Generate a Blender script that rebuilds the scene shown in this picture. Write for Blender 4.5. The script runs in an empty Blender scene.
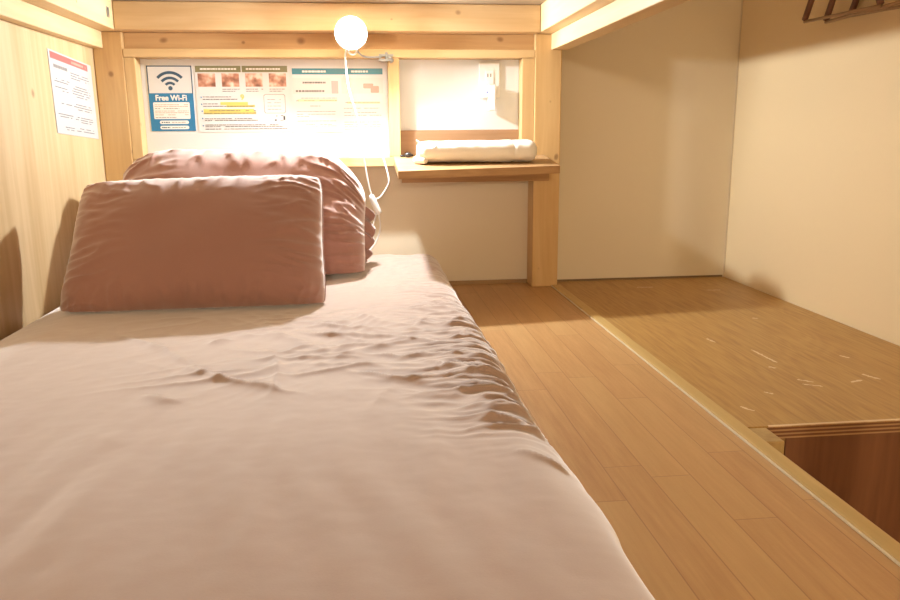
import bpy, bmesh, math, random
import numpy as np
from mathutils import Vector, Matrix, Quaternion
sc = bpy.context.scene
COL = sc.collection
PI = math.pi
rnd = random.Random(5)

# ------------------------------------------------------------------ node helpers
class NT:
    def __init__(s, name):
        s.m = bpy.data.materials.new(name); s.m.use_nodes = True
        s.t = s.m.node_tree; s.b = s.t.nodes['Principled BSDF']
    def n(s, typ, **kw):
        nd = s.t.nodes.new(typ)
        for k, v in kw.items(): setattr(nd, k, v)
        return nd
    def set(s, sock, v):
        if isinstance(v, bpy.types.NodeSocket): s.t.links.new(v, sock)
        else: sock.default_value = v
    def math(s, op, a, b=None, c=None, clamp=False):
        nd = s.n('ShaderNodeMath', operation=op, use_clamp=clamp)
        s.set(nd.inputs[0], a)
        if b is not None: s.set(nd.inputs[1], b)
        if c is not None: s.set(nd.inputs[2], c)
        return nd.outputs[0]
    def vmul(s, v, sc_):
        nd = s.n('ShaderNodeVectorMath', operation='MULTIPLY'); s.set(nd.inputs[0], v); nd.inputs[1].default_value = sc_
        return nd.outputs[0]
    def vadd(s, v, w):
        nd = s.n('ShaderNodeVectorMath', operation='ADD'); s.set(nd.inputs[0], v); s.set(nd.inputs[1], w)
        return nd.outputs[0]
    def noise(s, v, scale, detail=3, rough=.5, dist=0):
        nd = s.n('ShaderNodeTexNoise'); s.set(nd.inputs['Vector'], v)
        nd.inputs['Scale'].default_value = scale; nd.inputs['Detail'].default_value = detail
        nd.inputs['Roughness'].default_value = rough; nd.inputs['Distortion'].default_value = dist
        return nd.outputs[0]
    def ramp(s, f, stops):
        nd = s.n('ShaderNodeValToRGB'); s.set(nd.inputs[0], f)
        e = nd.color_ramp.elements
        while len(e) < len(stops): e.new(.5)
        for i, (p, c) in enumerate(stops):
            e[i].position = p; e[i].color = (*c, 1) if len(c) == 3 else c
        return nd.outputs[0]
    def mix(s, f, a, b, mode='MIX'):
        nd = s.n('ShaderNodeMix', data_type='RGBA', blend_type=mode)
        s.set(nd.inputs[0], f)
        for i, v in ((6, a), (7, b)):
            if isinstance(v, tuple): v = (*v, 1) if len(v) == 3 else v
            s.set(nd.inputs[i], v)
        return nd.outputs[2]
    def bump(s, h, strength=.2, dist=.002, normal=None):
        nd = s.n('ShaderNodeBump'); nd.inputs['Strength'].default_value = strength
        nd.inputs['Distance'].default_value = dist; s.set(nd.inputs['Height'], h)
        if normal: s.set(nd.inputs['Normal'], normal)
        s.t.links.new(nd.outputs[0], s.b.inputs['Normal']); return nd.outputs[0]
    def obj(s): return s.n('ShaderNodeTexCoord').outputs['Object']
    def color(s, c): s.set(s.b.inputs['Base Color'], (*c, 1) if isinstance(c, tuple) and len(c) == 3 else c)
    def rough(s, r): s.set(s.b.inputs['Roughness'], r)
    def spec(s, v): s.b.inputs['Specular IOR Level'].default_value = v

def srgb(r, g, b):
    f = lambda c: (c/255/12.92) if c/255 <= .04045 else ((c/255+.055)/1.055)**2.4
    return (f(r), f(g), f(b))

def plain(name, c, rough=.6, metal=0, spec=.5, bump=0):
    m = NT(name); o = m.obj()
    v = m.noise(o, 60, 2)
    m.color(m.mix(v, tuple(x*.94 for x in c), tuple(min(1, x*1.05) for x in c)))
    m.rough(rough); m.b.inputs['Metallic'].default_value = metal; m.spec(spec)
    if bump: m.bump(v, bump, .001)
    return m.m

def pine(name, axis, light=(.80, .56, .29), dark=(.62, .37, .16), knots=(), rough=.45, gscale=1.0, contrast=1.0):
    """sawn pine, grain along the axis; knots are (x,y,z,r)"""
    light = tuple(v*.88 for v in light); dark = tuple(v*.86 for v in dark)
    m = NT(name); o = m.obj()
    s = [38*gscale]*3; s['xyz'.index(axis)] = 1.6*gscale
    warp = m.noise(o, 3.0, 2)
    wv = m.n('ShaderNodeCombineXYZ')
    w = m.math('MULTIPLY', m.math('SUBTRACT', warp, .5), .05)
    for i in range(3): m.set(wv.inputs[i], w)
    ow = m.vadd(o, wv.outputs[0])
    g1 = m.noise(m.vmul(ow, s), 1.0, 3, .55, .3)
    s2 = [v*4 for v in s]; s2['xyz'.index(axis)] = 5
    g2 = m.noise(m.vmul(o, s2), 1.0, 2, .5)
    big = m.noise(o, 1.7, 2)
    f = m.math('ADD', m.math('MULTIPLY', g1, .75), m.math('MULTIPLY', g2, .25))
    lo, hi = .5-.22/contrast, .5+.2/contrast
    c = m.ramp(f, [(lo, dark), (hi, light)])
    c = m.mix(m.math('MULTIPLY', big, .35), c, tuple(min(1, x*.86) for x in light))
    for (kx, ky, kz, kr) in knots:
        d = m.n('ShaderNodeVectorMath', operation='SUBTRACT'); m.set(d.inputs[0], ow); d.inputs[1].default_value = (kx+.0005, ky, kz)
        sq = [1, 1, 1]; sq['xyz'.index(axis)] = .75
        l = m.n('ShaderNodeVectorMath', operation='LENGTH'); m.set(l.inputs[0], m.vmul(d.outputs[0], sq))
        ring = m.n('ShaderNodeMapRange'); m.set(ring.inputs[0], l.outputs['Value'])
        ring.inputs[1].default_value = kr*.35; ring.inputs[2].default_value = kr*1.15
        ring.inputs[3].default_value = .7; ring.inputs[4].default_value = 0
        ring.interpolation_type = 'SMOOTHSTEP'
        c = m.mix(ring.outputs[0], c, (.20, .085, .03))
    m.color(c); m.rough(rough); m.spec(.4)
    m.bump(f, .15, .001)
    return m.m

# ------------------------------------------------------------------ mesh helpers
def link(name, me, mat=None, parent=None, smooth=False):
    o = bpy.data.objects.new(name, me); COL.objects.link(o)
    if mat is not None:
        for mm in (mat if isinstance(mat, (list, tuple)) else [mat]): me.materials.append(mm)
    if smooth: me.polygons.foreach_set('use_smooth', [True]*len(me.polygons))
    if parent is not None:
        o.parent = parent; o.location = [-v for v in parent.location]   # vertices stay in world coordinates
        if parent.parent is not None: o.location = (0, 0, 0)
    return o
def fin(name, bm, mat, parent=None, smooth=False, bevel=0, seg=2):
    if bevel:
        bmesh.ops.bevel(bm, geom=[e for e in bm.edges], offset=bevel, segments=seg, profile=.5, affect='EDGES', clamp_overlap=True)
    bmesh.ops.recalc_face_normals(bm, faces=bm.faces)
    me = bpy.data.meshes.new(name); bm.to_mesh(me); bm.free()
    o = link(name, me, mat, parent, smooth)
    return o
def box(bm, x0, x1, y0, y1, z0, z1):
    vs = [bm.verts.new((x, y, z)) for x in (x0, x1) for y in (y0, y1) for z in (z0, z1)]
    for f in ((0, 1, 3, 2), (4, 6, 7, 5), (0, 4, 5, 1), (2, 3, 7, 6), (0, 2, 6, 4), (1, 5, 7, 3)):
        bm.faces.new([vs[i] for i in f])
    return vs
def boxo(name, b, mat, parent=None, bevel=.0015):
    bm = bmesh.new(); box(bm, *b)
    return fin(name, bm, mat, parent, bevel=bevel)
def cyl(bm, p0, p1, r0, r1=None, seg=24, caps=True):
    r1 = r0 if r1 is None else r1
    p0, p1 = Vector(p0), Vector(p1); d = (p1-p0).normalized()
    a = d.orthogonal().normalized(); b = d.cross(a)
    A = []; B = []
    for i in range(seg):
        t = 2*PI*i/seg; u = a*math.cos(t)+b*math.sin(t)
        A.append(bm.verts.new(p0+u*r0)); B.append(bm.verts.new(p1+u*r1))
    for i in range(seg):
        j = (i+1) % seg; bm.faces.new((A[i], A[j], B[j], B[i]))
    if caps: bm.faces.new(A[::-1]); bm.faces.new(B)
def catmull(pts, n=10):
    P = [Vector(p) for p in pts]; P = [P[0]*2-P[1]]+P+[P[-1]*2-P[-2]]
    out = []
    for i in range(1, len(P)-2):
        a, b, c, d = P[i-1:i+3]
        for k in range(n):
            t = k/n
            out.append(.5*((2*b)+(c-a)*t+(2*a-5*b+4*c-d)*t*t+(3*b-a-3*c+d)*t**3))
    out.append(P[-2]); return out
def tube(bm, pts, r, seg=10, n=10, raw=False):
    P = pts if raw else catmull(pts, n)
    P = [Vector(p) for p in P]
    up = None; rings = []
    for i, p in enumerate(P):
        d = (P[min(i+1, len(P)-1)]-P[max(i-1, 0)]).normalized()
        if up is None: up = d.orthogonal().normalized()
        up = (up-d*up.dot(d)).normalized(); sd = d.cross(up)
        rr = r(i/(len(P)-1)) if callable(r) else r
        rings.append([bm.verts.new(p+(up*math.cos(2*PI*k/seg)+sd*math.sin(2*PI*k/seg))*rr) for k in range(seg)])
    for a, b in zip(rings, rings[1:]):
        for k in range(seg):
            j = (k+1) % seg; bm.faces.new((a[k], a[j], b[j], b[k]))
    bm.faces.new(rings[0][::-1]); bm.faces.new(rings[-1])
def tag(o, label, cat, group=None):
    o['label'] = label; o['category'] = cat
    if group: o['group'] = group
    return o
def thing(name, label, cat, loc=(0, 0, 0), group=None):
    o = bpy.data.objects.new(name, None); COL.objects.link(o); o.location = loc
    o.empty_display_size = .05
    return tag(o, label, cat, group)
def struct(o): o['kind'] = 'structure'; return o
def sub(name, bm, mat, parent, **k):
    """sub-part: child of a part that itself sits on a thing"""
    o = fin(name, bm, mat, None, **k); o.parent = parent; o.location = (0, 0, 0); return o

# numpy gradient noise
_perm = np.random.RandomState(7).permutation(512)
_g = np.random.RandomState(11).rand(512)*2*np.pi
def pn(x, y, seed=0):
    x = np.asarray(x, float); y = np.asarray(y, float)
    xi = np.floor(x).astype(int); yi = np.floor(y).astype(int); xf = x-xi; yf = y-yi
    def gr(ix, iy, dx, dy):
        h = _g[_perm[(_perm[(ix+seed*37) % 512]+iy) % 512]]
        return np.cos(h)*dx+np.sin(h)*dy
    u = xf**3*(xf*(xf*6-15)+10); v = yf**3*(yf*(yf*6-15)+10)
    a = gr(xi, yi, xf, yf); b = gr(xi+1, yi, xf-1, yf); c = gr(xi, yi+1, xf, yf-1); d = gr(xi+1, yi+1, xf-1, yf-1)
    return (a+(b-a)*u)*(1-v)+(c+(d-c)*u)*v
def fbm(x, y, seed=0, o=3):
    s = 0; a = 1
    for k in range(o): s = s+a*pn(x*2**k, y*2**k, seed+k); a *= .5
    return s
def ridge(x, y, seed=0): return 1-np.abs(pn(x, y, seed))*2.4
def sstep(a, b, x):
    t = np.clip((x-a)/(b-a), 0, 1); return t*t*(3-2*t)
def segdist(X, Y, poly):
    best = np.full(X.shape, 9.); tt = np.zeros(X.shape)
    P = np.array(poly, float); L = np.r_[0, np.cumsum(np.hypot(*np.diff(P, axis=0).T))]
    for i in range(len(P)-1):
        a, b = P[i], P[i+1]; ab = b-a; l2 = ab@ab
        t = np.clip(((X-a[0])*ab[0]+(Y-a[1])*ab[1])/l2, 0, 1)
        d = np.hypot(X-a[0]-t*ab[0], Y-a[1]-t*ab[1])
        m = d < best; best = np.where(m, d, best); tt = np.where(m, (L[i]+t*(L[i+1]-L[i]))/L[-1], tt)
    return best, tt
def grid_mesh(name, V, nu, nv, mat, parent=None, closed_u=False):
    idx = np.arange(nu*nv).reshape(nu, nv)
    if closed_u: a = idx; b = np.roll(idx, -1, 0)
    else: a = idx[:-1]; b = idx[1:]
    F = np.stack([a[:, :-1], b[:, :-1], b[:, 1:], a[:, 1:]], -1).reshape(-1, 4)
    me = bpy.data.meshes.new(name); me.from_pydata(V.tolist(), [], F.tolist()); me.update()
    return link(name, me, mat, parent, smooth=True)

# ================================================================== MATERIALS
XB = 2.45
beam_m = pine('pine_beam', 'x', (.80, .57, .31), (.66, .42, .20), [(.282, 2.33, .817, .009), (.094, 2.33, .80, .0035), (-.40, 2.33, .82, .004)])
head_m = pine('pine_header', 'x', (.72, .46, .22), (.55, .31, .13), [(-.552, 2.39, .752, .010), (-.333, 2.39, .742, .005), (-.163, 2.39, .752, .012), (.237, 2.39, .735, .005), (.418, 2.39, .752, .010)])
post_r_m = pine('pine_post_right', 'z', (.80, .55, .26), (.66, .40, .16), [(.541, 2.37, .054, .0055), (.570, 2.37, .569, .005), (.595, 2.37, .407, .008)])
post_l_m = pine('pine_post_left', 'z', (.74, .49, .22), (.58, .34, .14), [(-.702, 2.37, .654, .008), (-.744, 2.37, .563, .006), (-.667, 2.37, .433, .007)])
rail_m = pine('pine_rail', 'y', (.84, .63, .36), (.72, .50, .25), [(-.67, 2.05, .80, .005), (.532, 2.02, .83, .006)])
frame_x = pine('pine_frame_horizontal', 'x', (.80, .58, .31), (.68, .45, .20), [(.14, 2.37, .717, .004)])
frame_z = pine('pine_frame_vertical', 'z', (.80, .57, .29), (.66, .42, .18), [(-.645, 2.37, .507, .006)])
side_m = pine('pine_side_board', 'z', (.74, .55, .32), (.56, .37, .17), [(-.745, 1.92, .575, .011), (-.745, 2.30, .60, .004), (-.745, 1.98, .36, .006)], gscale=.55, contrast=1.3)
shelf_m = pine('shelf_wood', 'x', (.60, .37, .18), (.36, .18, .07), (), contrast=1.2)
brown_m = pine('brown_strip_wood', 'x', (.50, .31, .18), (.36, .20, .10), ())
kerb_m = pine('kerb_wood', 'y', (.72, .50, .20), (.58, .37, .12), ())
joist_m = pine('joist_wood', 'z', (.62, .42, .17), (.42, .25, .09), ())
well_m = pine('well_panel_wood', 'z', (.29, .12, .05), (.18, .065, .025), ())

def ply_top():
    m = NT('plywood_top'); o = m.obj()
    w = m.noise(m.vmul(o, (7, 1.3, 1)), 1.0, 2, .5, .6)
    wave = m.n('ShaderNodeMath', operation='SINE'); m.set(wave.inputs[0], m.math('MULTIPLY', w, 85))
    fine = m.noise(m.vmul(o, (140, 7, 1)), 1, 3, .6)
    f = m.math('ADD', m.math('MULTIPLY', wave.outputs[0], .045), fine)
    c = m.ramp(f, [(.28, (.33, .165, .045)), (.52, (.45, .255, .075)), (.78, (.53, .325, .11))])
    patch = m.noise(o, 3.5, 3)
    c = m.mix(m.math('MULTIPLY', patch, .4), c, (.46, .26, .09))
    # pale worn scratches and chips in the varnish
    chips = [((.858, 1.585), (.862, 1.49), .0030), ((.832, 1.459), (.838, 1.452), .004), ((.845, 1.372), (.862, 1.355), .0028), ((.838, 1.345), (.866, 1.328), .0022),
             ((.940, 1.345), (.962, 1.352), .0032), ((.990, 1.385), (1.003, 1.355), .0030), ((1.025, 1.515), (1.032, 1.500), .0032), ((.742, 1.31), (.75, 1.30), .003),
             ((1.010, 1.872), (1.016, 1.868), .0035), ((.855, 2.315), (.90, 2.31), .0030), ((1.05, 2.24), (1.09, 2.235), .0026), ((.66, 1.24), (.67, 1.22), .003), ((.80, 1.69), (.805, 1.66), .0025)]
    sx = m.n('ShaderNodeSeparateXYZ'); m.set(sx.inputs[0], o)
    jit = m.math('MULTIPLY', m.math('SUBTRACT', m.noise(o, 120, 2), .5), .010)
    X = m.math('ADD', sx.outputs[0], jit); Y = m.math('ADD', sx.outputs[1], jit)
    tot = None
    for (a, b, r) in chips:
        ax, ay = a; dx, dy = b[0]-ax, b[1]-ay; l2 = dx*dx+dy*dy
        px = m.math('SUBTRACT', X, ax); py = m.math('SUBTRACT', Y, ay)
        t = m.math('ADD', m.math('MULTIPLY', px, dx/l2), m.math('MULTIPLY', py, dy/l2), clamp=True)
        qx = m.math('SUBTRACT', px, m.math('MULTIPLY', t, dx)); qy = m.math('SUBTRACT', py, m.math('MULTIPLY', t, dy))
        d = m.math('SQRT', m.math('ADD', m.math('MULTIPLY', qx, qx), m.math('MULTIPLY', qy, qy)))
        k = m.math('LESS_THAN', d, r)
        tot = k if tot is None else m.math('MAXIMUM', tot, k)
    c = m.mix(m.math('MULTIPLY', tot, .7), c, (.85, .72, .52))
    m.color(c); m.rough(.42); m.spec(.4); m.bump(fine, .15, .001)
    return m.m
def floor_mat():
    m = NT('parquet_floor'); o = m.obj()
    sx = m.n('ShaderNodeSeparateXYZ'); m.set(sx.inputs[0], o)
    u = m.math('DIVIDE', m.math('SUBTRACT', sx.outputs[0], .280), .058)
    row = m.math('FLOOR', u); fu = m.math('FRACT', u)
    wn = m.n('ShaderNodeTexWhiteNoise', noise_dimensions='1D'); m.set(wn.inputs['W'], m.math('ADD', row, 3.3))
    v = m.math('ADD', m.math('DIVIDE', sx.outputs[1], .46), m.math('MULTIPLY', wn.outputs['Value'], 3.0))
    pid = m.math('FLOOR', v); fv = m.math('FRACT', v)
    cv = m.n('ShaderNodeCombineXYZ'); m.set(cv.inputs[0], row); m.set(cv.inputs[1], pid)
    w2 = m.n('ShaderNodeTexWhiteNoise', noise_dimensions='2D'); m.set(w2.inputs['Vector'], cv.outputs[0])
    off = m.n('ShaderNodeCombineXYZ'); m.set(off.inputs[0], m.math('MULTIPLY', w2.outputs['Value'], 9)); m.set(off.inputs[1], m.math('MULTIPLY', w2.outputs['Value'], 5))
    oo = m.vadd(o, off.outputs[0])
    g = m.noise(m.vmul(oo, (150, 9, 1)), 1, 3, .6)
    g2 = m.noise(m.vmul(oo, (30, 3, 1)), 1, 2, .5)
    f = m.math('ADD', m.math('MULTIPLY', g, .5), m.math('MULTIPLY', g2, .5))
    c = m.ramp(f, [(.3, (.45, .235, .095)), (.7, (.60, .355, .155))])
    c = m.mix(m.math('MULTIPLY', w2.outputs['Value'], .45), c, (.62, .40, .17))
    du = m.math('MULTIPLY', m.math('MINIMUM', fu, m.math('SUBTRACT', 1, fu)), .058)
    dv = m.math('MULTIPLY', m.math('MINIMUM', fv, m.math('SUBTRACT', 1, fv)), .46)
    d = m.math('MINIMUM', du, m.math('MULTIPLY', dv, 1.0))
    seam = m.n('ShaderNodeMapRange'); m.set(seam.inputs[0], d); seam.inputs[1].default_value = .0002; seam.inputs[2].default_value = .0013
    seam.inputs[3].default_value = .55; seam.inputs[4].default_value = 0
    c = m.mix(seam.outputs[0], c, (.24, .09, .03))
    m.color(c)
    pores = m.noise(m.vmul(o, (420, 160, 1)), 1, 2, .6)
    m.rough(m.math('ADD', .28, m.math('MULTIPLY', pores, .22))); m.spec(.45)
    m.bump(m.math('SUBTRACT', m.math('MULTIPLY', pores, .5), seam.outputs[0]), .35, .0012)
    return m.m
def wall_mat(name, c, var=.05, rough=.75):
    m = NT(name); o = m.obj()
    n1 = m.noise(o, 260, 3, .6); n2 = m.noise(o, 2.2, 3)
    m.color(m.mix(m.math('ADD', m.math('MULTIPLY', n1, .4), m.math('MULTIPLY', n2, .6)), tuple(x*(1-var) for x in c), tuple(min(1, x*(1+var)) for x in c)))
    m.rough(rough); m.spec(.25); m.bump(n1, .25, .001)
    return m.m
def fabric(name, c, sheen=.25, weave=.12):
    m = NT(name); o = m.obj()
    n1 = m.noise(o, 420, 2, .6); n2 = m.noise(o, 6, 3, .6)
    f = m.math('ADD', m.math('MULTIPLY', n1, .35), m.math('MULTIPLY', n2, .65))
    m.color(m.mix(f, tuple(x*.88 for x in c), tuple(min(1, x*1.10) for x in c)))
    m.rough(.85); m.spec(.15)
    m.b.inputs['Sheen Weight'].default_value = sheen; m.b.inputs['Sheen Roughness'].default_value = .5
    m.b.inputs['Sheen Tint'].default_value = (1, .97, .95, 1)
    m.bump(n1, weave, .0008)
    return m.m
ply_m = ply_top(); floor_m = floor_mat()
wall_r_m = wall_mat('peach_wallpaper', (.78, .62, .38))
panel_m = wall_mat('cream_panel', (.74, .65, .50), .03, .6)
white_m = wall_mat('white_board', (.71, .72, .73), .02, .35)
sheet_m = fabric('rose_beige_sheet', (.46, .325, .27), 1.0)
case_m = fabric('rose_brown_case', (.38, .20, .16), 1.0)
towel_m = fabric('white_towel_cloth', (.86, .83, .77), .2, .3)
black_m = plain('black_plastic', (.02, .02, .022), .35)
whitep_m = plain('white_plastic', (.82, .81, .78), .35)
metal_m = plain('zinc_metal', (.33, .34, .34), .4, .8)

# ================================================================== SETTING
struct(boxo('floor', (-.80, .590, -3.2, 2.52, -.03, 0), floor_m, bevel=0))
struct(boxo('wall_back', (-.90, 1.30, 2.45, 2.55, -.80, 2.2), panel_m, bevel=0))
struct(boxo('wall_right', (1.205, 1.30, -3.3, 2.45, -.80, 2.2), wall_r_m, bevel=0))
struct(boxo('wall_left', (-.90, -.80, -3.3, 2.45, -.80, 2.2), wall_mat('plaster_left', (.7, .6, .45)), bevel=0))
struct(boxo('wall_front', (-.90, 1.30, -3.3, -3.2, -.80, 2.2), wall_mat('plaster_front', (.7, .6, .45)), bevel=0))
struct(boxo('ceiling', (-.90, 1.30, -3.3, 2.55, 2.2, 2.3), wall_mat('plaster_ceiling', (.75, .7, .6)), bevel=0))
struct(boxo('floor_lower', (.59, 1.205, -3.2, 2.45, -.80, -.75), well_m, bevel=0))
# thin dark joint where the back panel meets the floor, and the corner seam at the right
seam_m = plain('dark_seam', (.22, .14, .07), .7)
struct(boxo('trim_1', (-.745, .525, 2.440, 2.45, 0, .012), pine('base_moulding', 'x', (.46, .29, .13), (.36, .21, .09)), bevel=.001))
struct(boxo('trim_2', (1.2005, 1.205, 2.447, 2.45, 0, 2.2), wall_mat('corner_strip', (.62, .52, .38)), bevel=.001))
struct(boxo('trim_3', (.608, 1.197, 2.446, 2.45, 0, .006), seam_m, bevel=0))
struct(boxo('trim_4', (.608, .611, 2.4465, 2.45, .006, 2.2), seam_m, bevel=0))

# edge strip along the walkway
k = thing('edge_strip', 'long pale wooden edge strip between the parquet walkway and the plywood', 'edging', (.60, 1.2, 0))
boxo('strip', (.590, .617, -3.0, 2.369, -.03, .006), kerb_m, k, bevel=.003)
boxo('metal_edging', (.5875, .590, -3.0, 2.369, .0005, .0040), plain('pale_edging', (.78, .68, .48), .3), k, bevel=.0006)['label'] = 'thin pale shiny line along the strip'

# plywood platform and stair well
p = thing('plywood_platform', 'scratched varnished plywood platform in the corner by the right wall', 'platform', (.91, 1.8, -.75))
boxo('top_board', (.6175, 1.203, 1.147, 2.4455, -.004, .0), ply_m, p, bevel=.0008)
lay = [plain('ply_dark', (.20, .075, .03), .6), plain('ply_light', (.46, .27, .12), .6)]
bm = bmesh.new(); n = 6; z = -.004
zs = np.linspace(-.004, -.024, n+1)
for i in range(n):
    vs0 = len(bm.faces)
    box(bm, .6175, 1.203, 1.148+(.0008 if i % 2 else 0), 2.44, zs[i+1], zs[i]); bm.faces.ensure_lookup_table()
    for f_ in list(bm.faces)[vs0:]: f_.material_index = i % 2
fin('edge_layers', bm, lay, p)['label'] = 'striped plywood edge in thin light and dark layers'
chip = bmesh.new()
r2 = random.Random(3); x = .66
while x < 1.19:
    w = r2.uniform(.008, .05); d = r2.uniform(.0006, .0018)
    box(chip, x, x+w, 1.1468-d*.4, 1.150, -.0010-d*.5, .0003)
    x += w-.0005
fin('worn_edge', chip, plain('raw_wood', (.80, .62, .42), .7), p)['label'] = 'pale splintered front lip'
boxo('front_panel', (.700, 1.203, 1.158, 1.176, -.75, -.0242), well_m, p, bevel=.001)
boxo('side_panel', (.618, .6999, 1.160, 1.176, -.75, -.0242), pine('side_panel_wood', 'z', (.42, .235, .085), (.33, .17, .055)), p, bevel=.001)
j = boxo('support_block', (.6175, .655, 1.085, 1.1465, -.06, -.001), joist_m, p, bevel=.003)
boxo('joist', (.6175, .640, -3.0, 1.059, -.09, -.001), joist_m, p, bevel=.002) if False else None

# ================================================================== BUNK BED FRAME
B = thing('bunk_bed', 'pine lower bunk frame with posts, beams and rails around the bed', 'bed frame', (-.05, 2.40, 0))
boxo('post', (.525, .608, 2.370, 2.4495, 0, .769), post_r_m, B, bevel=.003)
boxo('post', (-.7445, -.664, 2.370, 2.4495, 0, .769), post_l_m, B, bevel=.003)
boxo('top_beam', (-.669, .531, 2.330, 2.4495, .7695, .845), beam_m, B, bevel=.0025)
boxo('header_board', (-.6635, .5245, 2.390, 2.4495, .7235, .769), head_m, B, bevel=.001)
for (nm, b, mt) in (('side_rail', (.532, .640, -.2, 2.4495, .770, .93), rail_m), ('side_rail', (.573, .625, -.2, 2.3695, .723, .7695), rail_m),
                    ('side_rail', (-.7445, -.670, -.2, 2.4495, .7695, .93), rail_m), ('side_rail', (-.7445, -.716, -.2, 2.3695, .723, .769), rail_m)):
    boxo(nm, b, mt, B, bevel=.0025)
boxo('bunk_base', (-.669, .531, -.2, 2.4495, .8455, .862), pine('upper_base_ply', 'x', (.40, .31, .22), (.32, .24, .16)), B, bevel=.001)
boxo('side_board', (-.762, -.7455, -.2, 2.4495, -.0, .93), side_m, B, bevel=0)
boxo('post', (.525, .586, .22, .30, 0, .722), post_r_m, B, bevel=.003)  # unseen foot-end post, added to block part of the foot lamp's light
boxo('foot_beam', (-.715, .572, -.2, -.12, .76, .845), beam_m, B, bevel=.003) if False else None
# window-like frame at the head end
F = boxo('head_frame', (-.6635, .5245, 2.370, 2.4495, .7005, .7232), frame_x, B, bevel=.0015)
boxo('frame_stile', (-.6635, -.634, 2.372, 2.4495, .4135, .700), frame_z, B, bevel=.0015)
boxo('frame_stile', (.084, .117, 2.372, 2.4495, .4135, .700), frame_z, B, bevel=.0015)
boxo('frame_stile', (.487, .5245, 2.374, 2.4495, .4135, .700), frame_z, B, bevel=.0015)
boxo('sill', (-.6635, .5245, 2.372, 2.4495, .385, .413), frame_x, B, bevel=.0015)
boxo('white_panel', (-.6335, .0835, 2.425, 2.4495, .4135, .700), white_m, B, bevel=0)['label'] = 'white board behind the notices'
boxo('white_panel', (.1175, .4865, 2.425, 2.4495, .4915, .700), white_m, B, bevel=0)['label'] = 'white board behind the wall socket'
boxo('brown_strip', (.1175, .4865, 2.418, 2.4495, .4135, .491), brown_m, B, bevel=.001)
bm = bmesh.new(); box(bm, -.6700, -.6685, 2.275, 2.295, .796, .822)
for dz in (.802, .816): cyl(bm, (-.6685, 2.285, dz), (-.6672, 2.285, dz), .003, seg=10)
fin('metal_plate', bm, metal_m, B)['label'] = 'small grey metal plate on the left rail'
boxo('shelf_cleat', (.117, .571, 2.352, 2.3695, .336, .372), shelf_m, B, bevel=.001)

# ================================================================== SHELF
S = thing('wall_shelf', 'narrow brown wooden shelf at the head end holding the white roll', 'shelf', (.32, 2.25, .38))
bm = bmesh.new()
tz = lambda y: .385+(y-2.06)/(2.37-2.06)*.030
top = [(.093, 2.060), (.546, 2.125), (.558, 2.3695), (.094, 2.3695)]
vt = [bm.verts.new((x, y, tz(y))) for x, y in top]; vb = [bm.verts.new((x, y, tz(y)-.0215)) for x, y in top]
bm.faces.new(vt); bm.faces.new(vb[::-1])
for i in range(4): bm.faces.new((vt[i], vt[(i+1) % 4], vb[(i+1) % 4], vb[i]))
# board shares one surface; fine seam lines of the laminated strips are in the material
fin('board', bm, shelf_m, S, bevel=.0012)

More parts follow.
